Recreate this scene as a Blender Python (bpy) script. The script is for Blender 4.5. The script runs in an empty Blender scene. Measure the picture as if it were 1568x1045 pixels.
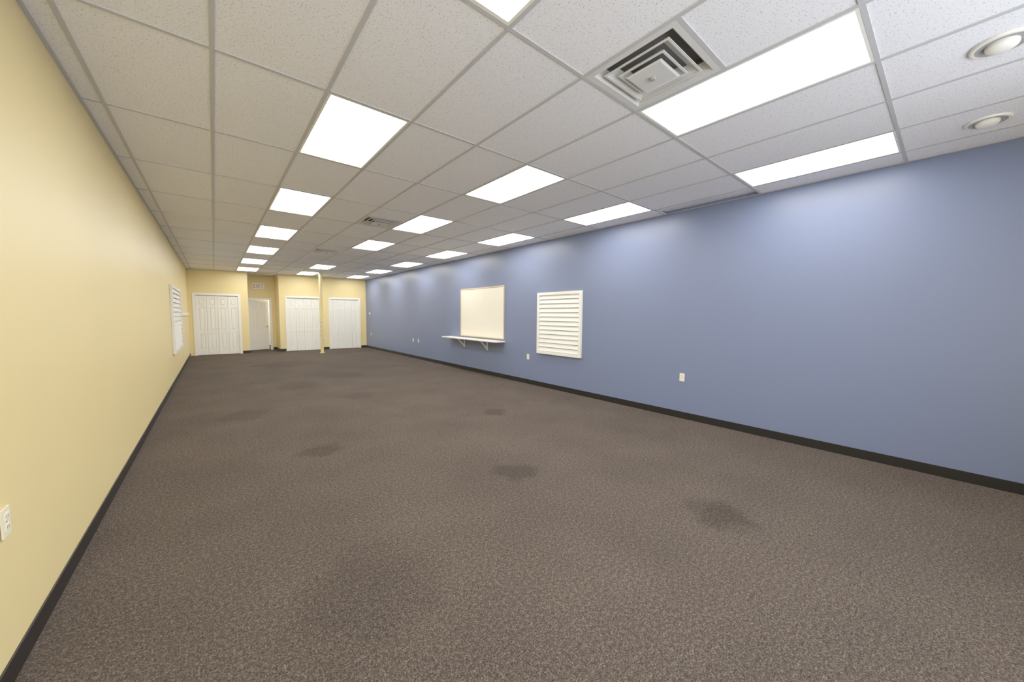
import bpy, math
import numpy as np
from mathutils import Vector, Matrix

# ---------------------------------------------------------------- constants (metres)
XL, XR = -0.69, 5.28
YF, YB = -1.1, 16.75
ZC = 3.02
T = 0.6096
GX, GY = 0.049, 0.365
RY = 17.9           # recess back wall
RX0, RX1 = 1.0, 1.98

# ---------------------------------------------------------------- materials
def srgb(r, g, b):
    def c(x):
        x /= 255.0
        return x/12.92 if x <= 0.04045 else ((x+0.055)/1.055)**2.4
    return (c(r), c(g), c(b), 1)

def newmat(name):
    m = bpy.data.materials.new(name); m.use_nodes = True
    nt = m.node_tree
    return m, nt, nt.nodes['Principled BSDF']

def simple(name, col, rough=0.6, metal=0.0, noise=0.03, nscale=6.0, bump=0.0, bscale=200.0, spec=0.4):
    m, nt, b = newmat(name)
    tc = nt.nodes.new('ShaderNodeTexCoord')
    n = nt.nodes.new('ShaderNodeTexNoise'); n.inputs['Scale'].default_value = nscale
    n.inputs['Detail'].default_value = 3
    nt.links.new(tc.outputs['Object'], n.inputs['Vector'])
    mix = nt.nodes.new('ShaderNodeMixRGB')
    mix.inputs[1].default_value = tuple(max(0, c*(1-noise)) for c in col[:3])+(1,)
    mix.inputs[2].default_value = tuple(min(1, c*(1+noise)) for c in col[:3])+(1,)
    nt.links.new(n.outputs['Fac'], mix.inputs[0])
    nt.links.new(mix.outputs[0], b.inputs['Base Color'])
    b.inputs['Roughness'].default_value = rough
    b.inputs['Metallic'].default_value = metal
    b.inputs['Specular IOR Level'].default_value = spec
    if bump > 0:
        n2 = nt.nodes.new('ShaderNodeTexNoise'); n2.inputs['Scale'].default_value = bscale
        nt.links.new(tc.outputs['Object'], n2.inputs['Vector'])
        bp = nt.nodes.new('ShaderNodeBump'); bp.inputs['Strength'].default_value = bump
        bp.inputs['Distance'].default_value = 0.002
        nt.links.new(n2.outputs['Fac'], bp.inputs['Height'])
        nt.links.new(bp.outputs['Normal'], b.inputs['Normal'])
    return m

M_yellow = simple('yellow_wall_paint', srgb(234, 212, 148), 0.42, noise=0.02, nscale=1.5, bump=0.15, bscale=150)
M_blue = simple('blue_wall_paint', srgb(107, 119, 151), 0.38, noise=0.02, nscale=1.5, bump=0.15, bscale=150)
M_black = simple('black_vinyl_base', srgb(20, 18, 18), 0.45, noise=0.1)
M_white = simple('white_trim_paint', srgb(240, 238, 228), 0.4, noise=0.01)
M_cream = simple('cream_board', srgb(238, 232, 214), 0.35, noise=0.01)
M_wood = simple('pale_wood_frame', srgb(214, 190, 150), 0.5, noise=0.08, nscale=20)
M_grid = simple('ceiling_grid_paint', srgb(190, 190, 191), 0.5, noise=0.01)
M_metal = simple('diffuser_metal', srgb(215, 215, 213), 0.4, noise=0.05, nscale=12)
M_metal_d = simple('diffuser_metal_grey', srgb(155, 154, 152), 0.55, noise=0.1, nscale=12)  # plain darker grey; also paints the downlight dish shadow
M_dark = simple('dark_duct', srgb(100, 99, 97), 0.8, noise=0.1)
M_ivory = simple('ivory_plastic', srgb(240, 232, 205), 0.35, noise=0.01)
M_slot = simple('dark_slots', srgb(60, 55, 48), 0.5, noise=0.0)
M_shade = simple('louver_gap_shade', srgb(120, 122, 128), 0.6, noise=0.03)  # grey panel colour paints in the shade between slats
M_brass = simple('brass', srgb(200, 150, 80), 0.3, metal=0.9, noise=0.03)
M_red = simple('exit_red', srgb(200, 120, 90), 0.5, noise=0.02)
M_roof = simple('plenum_dark', srgb(60, 58, 55), 0.9, noise=0.1)

def emission(name, col, s):
    m, nt, b = newmat(name)
    tc = nt.nodes.new('ShaderNodeTexCoord')
    vr = nt.nodes.new('ShaderNodeTexVoronoi'); vr.inputs['Scale'].default_value = 60
    nt.links.new(tc.outputs['Object'], vr.inputs['Vector'])
    mr = nt.nodes.new('ShaderNodeMapRange')
    mr.inputs[1].default_value = 0; mr.inputs[2].default_value = 1
    mr.inputs[3].default_value = s*1.05; mr.inputs[4].default_value = s*0.9
    nt.links.new(vr.outputs['Distance'], mr.inputs[0])
    b.inputs['Base Color'].default_value = (.8, .8, .78, 1)
    b.inputs['Emission Color'].default_value = col
    nt.links.new(mr.outputs[0], b.inputs['Emission Strength'])
    return m
M_lens = emission('troffer_prismatic_lens', (1.0, 0.97, 0.91, 1), 12.5)

# ceiling tile
def tile_mat():
    m, nt, b = newmat('acoustic_ceiling_tile')
    tc = nt.nodes.new('ShaderNodeTexCoord')
    n = nt.nodes.new('ShaderNodeTexNoise'); n.inputs['Scale'].default_value = 110
    n.inputs['Detail'].default_value = 2; n.inputs['Roughness'].default_value = 0.6
    nt.links.new(tc.outputs['Object'], n.inputs['Vector'])
    r = nt.nodes.new('ShaderNodeValToRGB')
    r.color_ramp.elements[0].position = 0.30; r.color_ramp.elements[0].color = (.46, .46, .47, 1)
    r.color_ramp.elements[1].position = 0.42; r.color_ramp.elements[1].color = (.90, .905, .955, 1)
    nt.links.new(n.outputs['Fac'], r.inputs[0])
    nt.links.new(r.outputs[0], b.inputs['Base Color'])
    bp = nt.nodes.new('ShaderNodeBump'); bp.inputs['Strength'].default_value = .35; bp.inputs['Distance'].default_value = .002
    nt.links.new(r.outputs[0], bp.inputs['Height']); nt.links.new(bp.outputs['Normal'], b.inputs['Normal'])
    b.inputs['Roughness'].default_value = .85; b.inputs['Specular IOR Level'].default_value = .15
    return m
M_tile = tile_mat()

STAINS = [(2.19, 2.58, .18), (2.90, 1.01, .20), (.84, 4.32, .19), (3.3, 4.4, .17), (1.3, 8.6, .4), (0.6, 1.9, .35),
          (2.4, 9.5, .5), (1.5, 12.5, .7), (.3, 6.5, .3), (2.0, 6.9, .3)]
def carpet_mat():
    m, nt, b = newmat('brown_loop_carpet')
    N = nt.nodes.new; Lk = nt.links.new
    tc = N('ShaderNodeTexCoord')
    n = N('ShaderNodeTexNoise'); n.inputs['Scale'].default_value = 135; n.inputs['Detail'].default_value = 4
    n.inputs['Roughness'].default_value = .8
    Lk(tc.outputs['Object'], n.inputs['Vector'])
    nb = N('ShaderNodeTexNoise'); nb.inputs['Scale'].default_value = 50; nb.inputs['Detail'].default_value = 2
    Lk(tc.outputs['Object'], nb.inputs['Vector'])
    mx = N('ShaderNodeMath'); mx.operation='MULTIPLY_ADD'
    Lk(nb.outputs['Fac'], mx.inputs[0]); mx.inputs[1].default_value=.22
    sc_ = N('ShaderNodeMath'); sc_.operation='MULTIPLY_ADD'; sc_.inputs[1].default_value=.9; sc_.inputs[2].default_value=-.06
    Lk(n.outputs['Fac'], sc_.inputs[0]); Lk(sc_.outputs[0], mx.inputs[2])
    r = N('ShaderNodeValToRGB')
    r.color_ramp.elements[0].position = .36; r.color_ramp.elements[0].color = srgb(40, 33, 29)
    r.color_ramp.elements[1].position = .66; r.color_ramp.elements[1].color = srgb(128, 117, 107)
    e = r.color_ramp.elements.new(.51); e.color = srgb(73, 64, 57)
    Lk(mx.outputs[0], r.inputs[0])
    n2 = N('ShaderNodeTexNoise'); n2.inputs['Scale'].default_value = 1.3; n2.inputs['Detail'].default_value = 5
    Lk(tc.outputs['Object'], n2.inputs['Vector'])
    mr = N('ShaderNodeMapRange'); mr.inputs[1].default_value=.3; mr.inputs[2].default_value=.7
    mr.inputs[3].default_value=.88; mr.inputs[4].default_value=1.10
    Lk(n2.outputs['Fac'], mr.inputs[0])
    cur = mr.outputs[0]
    n4 = N('ShaderNodeTexNoise'); n4.inputs['Scale'].default_value = 5; n4.inputs['Detail'].default_value = 3
    Lk(tc.outputs['Object'], n4.inputs['Vector'])
    for (x, y, rad) in STAINS:
        d = N('ShaderNodeVectorMath'); d.operation = 'DISTANCE'
        Lk(tc.outputs['Object'], d.inputs[0]); d.inputs[1].default_value = (x, y, 0)
        ad = N('ShaderNodeMath'); ad.operation = 'MULTIPLY_ADD'
        Lk(n4.outputs['Fac'], ad.inputs[0]); ad.inputs[1].default_value = 1.6*rad; Lk(d.outputs['Value'], ad.inputs[2])
        q = N('ShaderNodeMapRange'); q.inputs[1].default_value = rad*1.5; q.inputs[2].default_value = rad*2.1
        q.inputs[3].default_value = .68 if rad <= .2 else .84; q.inputs[4].default_value = 1
        Lk(ad.outputs[0], q.inputs[0])
        mm = N('ShaderNodeMath'); mm.operation = 'MULTIPLY'
        Lk(cur, mm.inputs[0]); Lk(q.outputs[0], mm.inputs[1]); cur = mm.outputs[0]
    mul = N('ShaderNodeVectorMath'); mul.operation='SCALE'
    Lk(r.outputs[0], mul.inputs[0]); Lk(cur, mul.inputs['Scale'])
    Lk(mul.outputs[0], b.inputs['Base Color'])
    bp = N('ShaderNodeBump'); bp.inputs['Strength'].default_value = .12; bp.inputs['Distance'].default_value = .003
    Lk(n.outputs['Fac'], bp.inputs['Height']); Lk(bp.outputs['Normal'], b.inputs['Normal'])
    b.inputs['Roughness'].default_value = 1.0; b.inputs['Specular IOR Level'].default_value = .05
    return m
M_carpet = carpet_mat()

# ---------------------------------------------------------------- mesh builder
class MB:
    def __init__(s): s.v=[]; s.f=[]; s.mi=[]; s.mats=[]
    def mat(s, m):
        if m not in s.mats: s.mats.append(m)
        return s.mats.index(m)
    def add(s, vs, fs, m, M=None):
        o=len(s.v); k=s.mat(m)
        for p in vs:
            p=Vector(p)
            s.v.append(tuple(M@p) if M else tuple(p))
        for f in fs: s.f.append(tuple(o+i for i in f)); s.mi.append(k)
    def box(s, x0,x1,y0,y1,z0,z1,m,M=None):
        vs=[(x0,y0,z0),(x1,y0,z0),(x1,y1,z0),(x0,y1,z0),(x0,y0,z1),(x1,y0,z1),(x1,y1,z1),(x0,y1,z1)]
        fs=[(0,3,2,1),(4,5,6,7),(0,1,5,4),(1,2,6,5),(2,3,7,6),(3,0,4,7)]
        s.add(vs,fs,m,M)
    def frustum(s, a, za, b, zb, m, M=None, capb=True, capa=True):
        vs=[(-a,-a,za),(a,-a,za),(a,a,za),(-a,a,za),(-b,-b,zb),(b,-b,zb),(b,b,zb),(-b,b,zb)]
        fs=[(0,1,5,4),(1,2,6,5),(2,3,7,6),(3,0,4,7)]
        if capa: fs.append((0,3,2,1))
        if capb: fs.append((4,5,6,7))
        s.add(vs,fs,m,M)
    def lathe(s, prof, m, M=None, n=40):
        vs=[];fs=[]
        for (r,z) in prof:
            for i in range(n):
                a=2*math.pi*i/n; vs.append((r*math.cos(a),r*math.sin(a),z))
        for k in range(len(prof)-1):
            for i in range(n):
                j=(i+1)%n
                fs.append((k*n+i,k*n+j,(k+1)*n+j,(k+1)*n+i))
        s.add(vs,fs,m,M)
    def obj(s, name, bevel=0.0, smooth=False, center=True):
        me=bpy.data.meshes.new(name)
        c=Vector((0,0,0))
        if center:
            a=np.array(s.v); c=Vector((a.min(0)+a.max(0))/2)
        me.from_pydata([tuple(Vector(p)-c) for p in s.v],[],s.f); me.update()
        for m in s.mats: me.materials.append(m)
        for p,k in zip(me.polygons,s.mi):
            p.material_index=k
            if smooth: p.use_smooth=True
        o=bpy.data.objects.new(name,me); bpy.context.collection.objects.link(o); o.location=c
        if bevel>0:
            b=o.modifiers.new('bevel','BEVEL'); b.width=bevel; b.segments=2; b.limit_method='ANGLE'
        return o

def boxobj(name,x0,x1,y0,y1,z0,z1,m,bevel=0,center=False):
    b=MB(); b.box(x0,x1,y0,y1,z0,z1,m); return b.obj(name,bevel,center=center)

TR = Matrix.Translation
def RZ(a): return Matrix.Rotation(a,4,'Z')

# ---------------------------------------------------------------- shell
boxobj('floor', XL-.1, XR+.1, YF-.1, 20.6, -.1, 0, M_carpet)
boxobj('roof_light_block', XL-.2, XR+.2, YF-.2, 20.7, 3.3, 3.4, M_roof)  # unseen slab added to block sky light above the lifted tile
boxobj('wall_left', XL-.1, XL, YF-.1, 20.6, 0, 3.3, M_yellow)
boxobj('wall_right', XR, XR+.1, YF-.1, 20.6, 0, 3.3, M_blue)
wf = MB()
W0, W1, S0, S1 = -0.4, 3.7, 1.1, 2.8
wf.box(XL, W0, YF-.1, YF, 0, 3.3, M_yellow)
wf.box(W1, XR, YF-.1, YF, 0, 3.3, M_yellow)
wf.box(W0, W1, YF-.1, YF, 0, S0, M_yellow)
wf.box(W0, W1, YF-.1, YF, S1, 3.3, M_yellow)
wf.obj('wall_front',center=False)
wn = MB()
for x in (W0, W0+(W1-W0)/3-.025, W0+2*(W1-W0)/3-.025, W1-.05):
    wn.box(x, x+.05, YF-.08, YF-.02, S0, S1, M_metal_d)
wn.box(W0, W1, YF-.079, YF-.021, S0, S0+.05, M_metal_d)
wn.box(W0, W1, YF-.079, YF-.021, S1-.05, S1, M_metal_d)
wn.obj('window_1')

# back walls
wb = MB()
B = YB+.1
C1 = (-.50, .70); C2 = (2.25, 3.42); C3 = (3.82, 4.96); CH = 2.13
def seg(x0,x1,z0=0,z1=ZC-.002): wb.box(x0,x1,YB,B,z0,z1,M_yellow)
seg(XL, C1[0]); seg(C1[0],C1[1],CH); seg(C1[1],RX0)
seg(RX1,C2[0]); seg(C2[0],C2[1],CH); seg(C2[1],C3[0]); seg(C3[0],C3[1],CH); seg(C3[1],XR)
wb.box(RX0-.1,RX0,B,RY,0,ZC-.002,M_yellow)
wb.box(RX1,RX1+.1,B,RY,0,ZC-.002,M_yellow)
D0, D1, DH = 1.07, 1.79, 2.06
wb.box(RX0-.1,D0,RY,RY+.1,0,ZC-.002,M_yellow)
wb.box(D1,RX1+.1,RY,RY+.1,0,ZC-.002,M_yellow)
wb.box(D0,D1,RY,RY+.1,DH,ZC-.002,M_yellow)
wb.obj('wall_back',center=False)
boxobj('wall_backroom', XL, XR, 20.5, 20.6, 0, 3.3, M_white)

# ceiling tiles
LIGHTS = [(1,j) for j in (0,2,4,6,8,10,12)] + [(4,j) for j in (0,2,4,6,10,12)] + [(7,j) for j in (0,2,4,6,8,10,12)] + [(1,15),(2,15),(3,15)]  # last three: unseen back-room fixtures, added to brighten the ajar door
VENTS = [(3,0),(3,4),(3,7)]
ct = MB()
ZT = ZC+.006
for i in range(-2, 9):
    x0 = max(GX+T*i, XL); x1 = min(GX+T*(i+1), XR)
    if x1 <= x0: continue
    for j in range(-2, 17):
        y0 = max(GY+2*T*j, YF); y1 = min(GY+2*T*(j+1), 20.5)
        if y1 <= y0: continue
        if (i,j) in LIGHTS: continue
        if (i,j) in VENTS:
            ct.box(x0,x1,y0,y0+T,ZT,ZT+.018,M_tile); continue
        if (i,j)==(8,1):
            M=TR((x0,0,ZT))@Matrix.Rotation(-.10,4,'Y')
            ct.box(0,x1-x0-.004,y0+.01,y1-.01,0,.018,M_tile,M); continue
        ct.box(x0,x1,y0,y1,ZT,ZT+.018,M_tile)
ct.obj('ceiling',center=False)
g = MB(); w=.012
for i in range(-1, 9):
    x=GX+T*i; g.box(x-w,x+w,YF,RY,ZC,ZT+.001,M_grid)
xs=[XL]+[GX+T*i for i in range(-1,9)]+[XR]
for j in range(-1, 15):
    y=GY+2*T*j
    for a in range(len(xs)-1):
        g.box(xs[a]+(w if a else 0),xs[a+1]-(w if a<len(xs)-2 else 0),y-w,y+w,ZC,ZT+.001,M_grid)
for (i,j) in VENTS:
    y=GY+2*T*j+T; g.box(GX+T*i+w,GX+T*(i+1)-w,y-w,y+w,ZC,ZT+.001,M_grid)
g.box(XL,XL+.022,YF,YB,ZC-.0005,ZC+.004,M_grid); g.box(XR-.022,XR,YF,YB,ZC-.0005,ZC+.004,M_grid)
g.box(XL,XR,YB-.022,YB,ZC-.001,ZC+.0035,M_grid)
g.obj('trim_ceiling_grid',center=False)

for (i,j) in LIGHTS:
    b=MB(); x0=GX+T*i+w; x1=x0+T-2*w; y0=GY+2*T*j+w; y1=y0+2*T-2*w; f=.018
    zb=ZC+.001; zt=ZC+.012
    b.box(x0,x0+f,y0,y1,zb,zt+.07,M_white); b.box(x1-f,x1,y0,y1,zb,zt+.07,M_white)
    b.box(x0+f,x1-f,y0,y0+f,zb,zt+.07,M_white); b.box(x0+f,x1-f,y1-f,y1,zb,zt+.07,M_white)
    b.box(x0+f,x1-f,y0+f,y1-f,zt,zt+.004,M_lens)
    b.box(x0+f,x1-f,y0+f,y1-f,zt+.06,zt+.07,M_white)
    b.obj('fluorescent_ceiling_light')

# air diffusers
for (i,j) in VENTS:
    b=MB(); cx=GX+T*(i+.5); cy=GY+2*T*j+1.5*T; M=TR((cx,cy,ZC))
    h=T/2-w; o=.255
    for (xa,xb,ya,yb) in ((-h,-o,-h,h),(o,h,-h,h),(-o,o,-h,-o),(-o,o,o,h)):
        b.box(xa,xb,ya,yb,.001,.010,M_metal,M)
    b.frustum(o,.003,.215,.055,M_metal,M,capa=False,capb=False)
    b.frustum(.215,.055,.215,.09,M_dark,M,capa=False,capb=False)
    for (a,za,c,zc_) in ((.212,.002,.150,.040),(.150,-.004,.112,.030)):
        b.frustum(a,za,c,zc_,M_metal,M,capa=False,capb=False)
        b.frustum(a-.005,za,c-.005,zc_,M_metal,M,capa=False,capb=False)
        t=.014
        for (xa,xb,ya,yb) in ((-a,-a+t,-a,a),(a-t,a,-a,a),(-a+t,a-t,-a,-a+t),(-a+t,a-t,a-t,a)):
            b.box(xa,xb,ya,yb,za-.004,za,M_metal,M)
    b.frustum(.118,-.020,.105,-.026,M_metal,M)
    b.frustum(.118,-.020,.06,.02,M_metal,M)
    b.lathe([(0.0001,-.044),(.016,-.041),(.020,-.026)],M_metal_d,M,16)
    b.box(-h,h,-h,h,.085,.10,M_dark,M)
    for (xa,xb,ya,yb) in ((-h,-h+.01,-h,h),(h-.01,h,-h,h),(-h,h,-h,-h+.01),(-h,h,h-.01,h)):
        b.box(xa,xb,ya,yb,.012,.085,M_dark,M)
    b.obj('ceiling_air_diffuser')

for (x,y) in ((3.42,-.09),(4.66,-.09)):
    b=MB(); M=TR((x,y,ZC))@Matrix.Diagonal((.78,.78,1,1))
    b.lathe([(.150,.005),(.150,-.006),(.140,-.010),(.125,-.008)],M_white,M)
    b.lathe([(.125,-.008),(.10,-.003),(.076,-.001)],M_metal_d,M)  # shadow inside the dish, put into the ring's grey
    prof=[(.078,.002),(.078,-.012)]+[(.078*math.cos(a),-.012-.030*math.sin(a)) for a in [k*math.pi/2/8 for k in range(1,9)]]
    prof[-1]=(.0002,prof[-1][1])
    b.lathe(prof,M_white,M)
    b.obj('recessed_downlight',smooth=True)

# ---------------------------------------------------------------- baseboards
bh=.10; bt=.008
boxobj('baseboard_left',XL,XL+bt,YF,YB,0,bh,M_black,.002)
boxobj('baseboard_right',XR-bt,XR,YF,YB,0,bh,M_black,.002)
b=MB()
for (x0,x1) in ((C1[1]+.08,RX0),(RX1,C2[0]-.08),(C2[1]+.08,C3[0]-.08),(C3[1]+.08,XR-bt)):
    b.box(x0,x1,YB-bt,YB,0,bh,M_black)
b.box(RX1-bt,RX1,YB-bt,RY,0,bh,M_black)
b.box(RX0,RX0+bt,YB-bt,RY,0,bh,M_black)
b.box(D1+.07,RX1-bt,RY-bt,RY,0,bh,M_black)
b.obj('baseboard_back')
boxobj('baseboard_front',XL+bt,XR-bt,YF,YF+bt,0,bh,M_black)

# ---------------------------------------------------------------- doors
def leaf(b,w,h,cols,M,t=.036):
    R=.016
    b.box(0,w,R,t,0,h,M_white,M)
    st=.065 if cols==1 else .10
    rails=[(0,.20),(.36*h,.36*h+.12),(.80*h,.80*h+.09),(h-.11,h)]
    if cols==1: cells=[(st,w-st)]; stiles=[(0,st),(w-st,w)]
    else: cells=[(st,w/2-.04),(w/2+.04,w-st)]; stiles=[(0,st),(w/2-.04,w/2+.04),(w-st,w)]
    for (a,c) in stiles: b.box(a,c,0,R,0,h,M_white,M)
    for (a,c) in cells:
        for (z0,z1) in rails: b.box(a,c,0,R,z0,z1,M_white,M)
        for k in range(3):
            z0=rails[k][1]; z1=rails[k+1][0]; g_=.022
            x0,x1=a+g_,c-g_; y1=R; y0=.004; e=.020
            vs=[(x0,y1,z0+g_),(x1,y1,z0+g_),(x1,y1,z1-g_),(x0,y1,z1-g_),
                (x0+e,y0,z0+g_+e),(x1-e,y0,z0+g_+e),(x1-e,y0,z1-g_-e),(x0+e,y0,z1-g_-e)]
            b.add(vs,[(0,1,5,4),(1,2,6,5),(2,3,7,6),(3,0,4,7),(4,5,6,7)],M_white,M)

def casing(b,x0,x1,h,y,w_=.07,t=.018):
    b.box(x0-w_,x0,y-t,y,0,h+w_,M_white); b.box(x1,x1+w_,y-t,y,0,h+w_,M_white)
    b.box(x0,x1,y-t,y,h,h+w_,M_white)
    b.box(x0,x0+.012,y,y+.1,0,h,M_white); b.box(x1-.012,x1,y,y+.1,0,h,M_white)
    b.box(x0+.012,x1-.012,y,y+.1,h-.012,h,M_white)

for k,(x0,x1) in enumerate((C1,C2,C3)):
    b=MB(); casing(b,x0,x1,CH,YB)
    gap=.014; n=4; lw=((x1-x0)-2*gap-3*.006)/n
    for q in range(n):
        M=TR((x0+gap+q*(lw+.006),YB+.025,.012)); leaf(b,lw,CH-.035,1,M)
    for q in (1,2):
        kx=x0+gap+q*(lw+.006)+(lw-.035 if q==1 else .035)
        b.lathe([(.008,0),(.008,.02),(.018,.028),(.016,.040),(.0002,.044)],M_white,TR((kx,YB+.026,.95))@Matrix.Rotation(math.pi/2,4,'X'),16)
    b.box(x0,x1,YB+.09,YB+.1,0,CH,M_white)
    b.obj('door_%d'%(k+1),.0015)
b=MB(); casing(b,D0,D1,DH,RY,.06)
b.obj('trim_door_frame')
b=MB()
M=TR((D0+.016,RY+.04,.012))@RZ(math.radians(16))
lw=D1-D0-.035
leaf(b,lw,DH-.03,2,M)
kb=M@TR((lw-.07,0,.95))@Matrix.Rotation(math.pi/2,4,'X')
b.lathe([(.028,0),(.028,.006),(.010,.008),(.010,.035),(.026,.045),(.028,.06),(.018,.07),(.0002,.072)],M_brass,kb,20)
b.obj('door_4',.0015)

b=MB(); ex,ez=1.42,2.60; ew,eh=.20,.12
b.box(ex-ew,ex+ew,RY-.05,RY,ez-eh,ez+eh,M_white)
y1=RY-.05; y0=y1-.003; lt=.018; H2=.075
def bar(x0,x1,z0,z1): b.box(ex+x0,ex+x1,y0,y1,ez+z0,ez+z1,M_red)
bar(-.16,-.16+lt,-H2,H2)
for z in (-H2,-lt/2,H2-lt): bar(-.16+lt,-.09,z,z+lt)
for s_ in (1,-1):
    M=TR((ex-.035,y1,ez))@Matrix.Rotation(s_*.48,4,'Y'); b.box(-.009,.009,-.003 if s_>0 else -.0025,0,-.082,.082,M_red,M)
bar(.028,.028+lt,-H2,H2); bar(.115,.115+lt-.002,-H2,H2-lt); bar(.075,.17,H2-lt,H2)
b.obj('exit_sign')

# ---------------------------------------------------------------- pole
PX=3.16
b=MB(); M=TR((PX,15.30,0))
b.lathe([(.0002,0),(.085,0),(.085,.012),(.055,.015),(.055,ZC-.02),(.08,ZC-.018),(.08,ZC-.001),(.0002,ZC-.001)],M_yellow,M,28)
b.obj('support_column')
cu=bpy.data.curves.new('cord','CURVE'); cu.dimensions='3D'; cu.bevel_depth=.007
sp=cu.splines.new('POLY'); P=[]
for k in range(160):
    t=k/159; a=t*2*math.pi*5
    rr=.064+.05*max(0,math.sin(t*math.pi*3))**2
    P.append((PX+rr*math.cos(a),15.30+rr*math.sin(a),.45+.85*t))
sp.points.add(len(P)-1)
for p,q in zip(sp.points,P): p.co=(*q,1)
co=bpy.data.objects.new('hanging_cord',cu); bpy.context.collection.objects.link(co); cu.materials.append(M_white)

# ---------------------------------------------------------------- wall objects
EPS=.003
def wallM(side,y):
    if side=='R': return Matrix(((0,1,0,XR-EPS),(-1,0,0,y),(0,0,1,0),(0,0,0,1)))
    return Matrix(((0,-1,0,XL+EPS),(1,0,0,y),(0,0,1,0),(0,0,0,1)))
def louver(name,side,yc,w_,z0,z1,n=13):
    b=MB(); M=wallM(side,yc); h=w_/2; f=.055; d=.045
    b.box(-h,-h+f,-d,0,z0,z1,M_white,M); b.box(h-f,h,-d,0,z0,z1,M_white,M)
    b.box(-h+f,h-f,-d,0,z0,z0+f,M_white,M); b.box(-h+f,h-f,-d,0,z1-f,z1,M_white,M)
    b.box(-h+f,h-f,-.004,0,z0+f,z1-f,M_shade,M)
    hh=(z1-z0-2*f)/n
    for k in range(n):
        a=z0+f+k*hh
        vs=[(-h+f,-.036,a+.008),(h-f,-.036,a+.008),(h-f,-.014,a+hh-.002),(-h+f,-.014,a+hh-.002),
            (-h+f,-.030,a+.004),(h-f,-.030,a+.004),(h-f,-.008,a+hh-.006),(-h+f,-.008,a+hh-.006)]
        b.add(vs,[(0,1,2,3),(4,7,6,5),(0,4,5,1),(2,6,7,3),(0,3,7,4),(1,5,6,2)],M_white,M)
    return b.obj(name,.001)
louver('louvered_shutter','R',4.94,1.18,.71,1.97)
louver('louvered_shutter','L',11.4,2.4,.64,2.08)

b=MB(); M=wallM('R',7.655); h=.965; z0,z1=.93,2.20; f=.025
b.box(-h+f,h-f,-.012,0,z0+f,z1-f,M_cream,M)
for (xa,xb,za,zb_) in ((-h,-h+f,z0,z1),(h-f,h,z0,z1),(-h+f,h-f,z0,z0+f),(-h+f,h-f,z1-f,z1)):
    b.box(xa,xb,-.022,0,za,zb_,M_wood,M)
b.obj('whiteboard',.002)
b=MB(); M=wallM('R',7.92)
b.box(-1.26,1.26,-.30,0,.865,.890,M_white,M)
for x in (-.52,.55):
    b.box(x-.02,x+.02,-.02,0,.62,.865,M_white,M)
    b.box(x-.02,x+.02,-.24,-.02,.845,.865,M_white,M)
    vs=[(x-.012,-.02,.64),(x+.012,-.02,.64),(x+.012,-.22,.845),(x-.012,-.22,.845),
        (x-.012,-.02,.69),(x+.012,-.02,.69),(x+.012,-.17,.845),(x-.012,-.17,.845)]
    b.add(vs,[(0,1,2,3),(4,7,6,5),(0,4,5,1),(2,6,7,3),(0,3,7,4),(1,5,6,2)],M_white,M)
b.obj('wall_shelf',.002)

def outlet(side,y,z):
    b=MB(); M=wallM(side,y)@TR((0,0,z))
    b.box(-.036,.036,-.006,0,-.058,.058,M_ivory,M)
    for s_ in (-1,1):
        b.box(-.017,.017,-.009,-.006,s_*.022-.014,s_*.022+.014,M_ivory,M)
        for x in (-.007,.007): b.box(x-.0015,x+.0015,-.0095,-.009,s_*.022-.004,s_*.022+.006,M_slot,M)
    b.lathe([(.0035,0),(.003,.0012),(.0002,.0015)],M_slot,M@TR((0,-.006,0))@Matrix.Rotation(math.pi/2,4,'X'),10)
    b.obj('wall_outlet',.001)
outlet('R',2.46,.61); outlet('R',5.84,.60); outlet('R',11.76,.62); outlet('R',11.35,.62); outlet('R',16.1,.63)
outlet('L',2.38,.65)
b=MB(); M=wallM('R',16.2)@TR((0,0,1.54)); b.box(-.06,.06,-.03,0,-.05,.05,M_ivory,M); b.box(-.03,.03,-.032,-.03,.0,.03,M_slot,M)
b.obj('thermostat',.004)
b=MB(); M=wallM('L',14.6)
b.box(-1.6,1.6,-.03,0,1.42,1.50,M_white,M)
b.obj('trim_chair_rail',.003)

# ---------------------------------------------------------------- world
wd=bpy.data.worlds.new('sky'); bpy.context.scene.world=wd; wd.use_nodes=True
bg=wd.node_tree.nodes['Background']; bg.inputs[0].default_value=(.84,.90,1,1); bg.inputs[1].default_value=4.8

# ---------------------------------------------------------------- camera
f,yaw,pit,roll=552.3,.6895,-.0711,.0079
fw=np.array([math.sin(yaw)*math.cos(pit),math.cos(yaw)*math.cos(pit),math.sin(pit)])
r=np.cross(fw,[0,0,1]); r/=np.linalg.norm(r); u=np.cross(r,fw)
r2=r*math.cos(roll)+u*math.sin(roll); u2=u*math.cos(roll)-r*math.sin(roll)
cam=bpy.data.cameras.new('camera'); cam.sensor_width=36; cam.lens=f/1568*36; cam.clip_start=.05
oc=bpy.data.objects.new('camera',cam); bpy.context.collection.objects.link(oc)
oc.matrix_world=Matrix(((r2[0],u2[0],-fw[0],0),(r2[1],u2[1],-fw[1],0),(r2[2],u2[2],-fw[2],1.50),(0,0,0,1)))
sc=bpy.context.scene; sc.camera=oc
sc.view_settings.view_transform='Standard'
sc.view_settings.look='None'
sc.view_settings.exposure=0.12
sc.view_settings.gamma=1.3
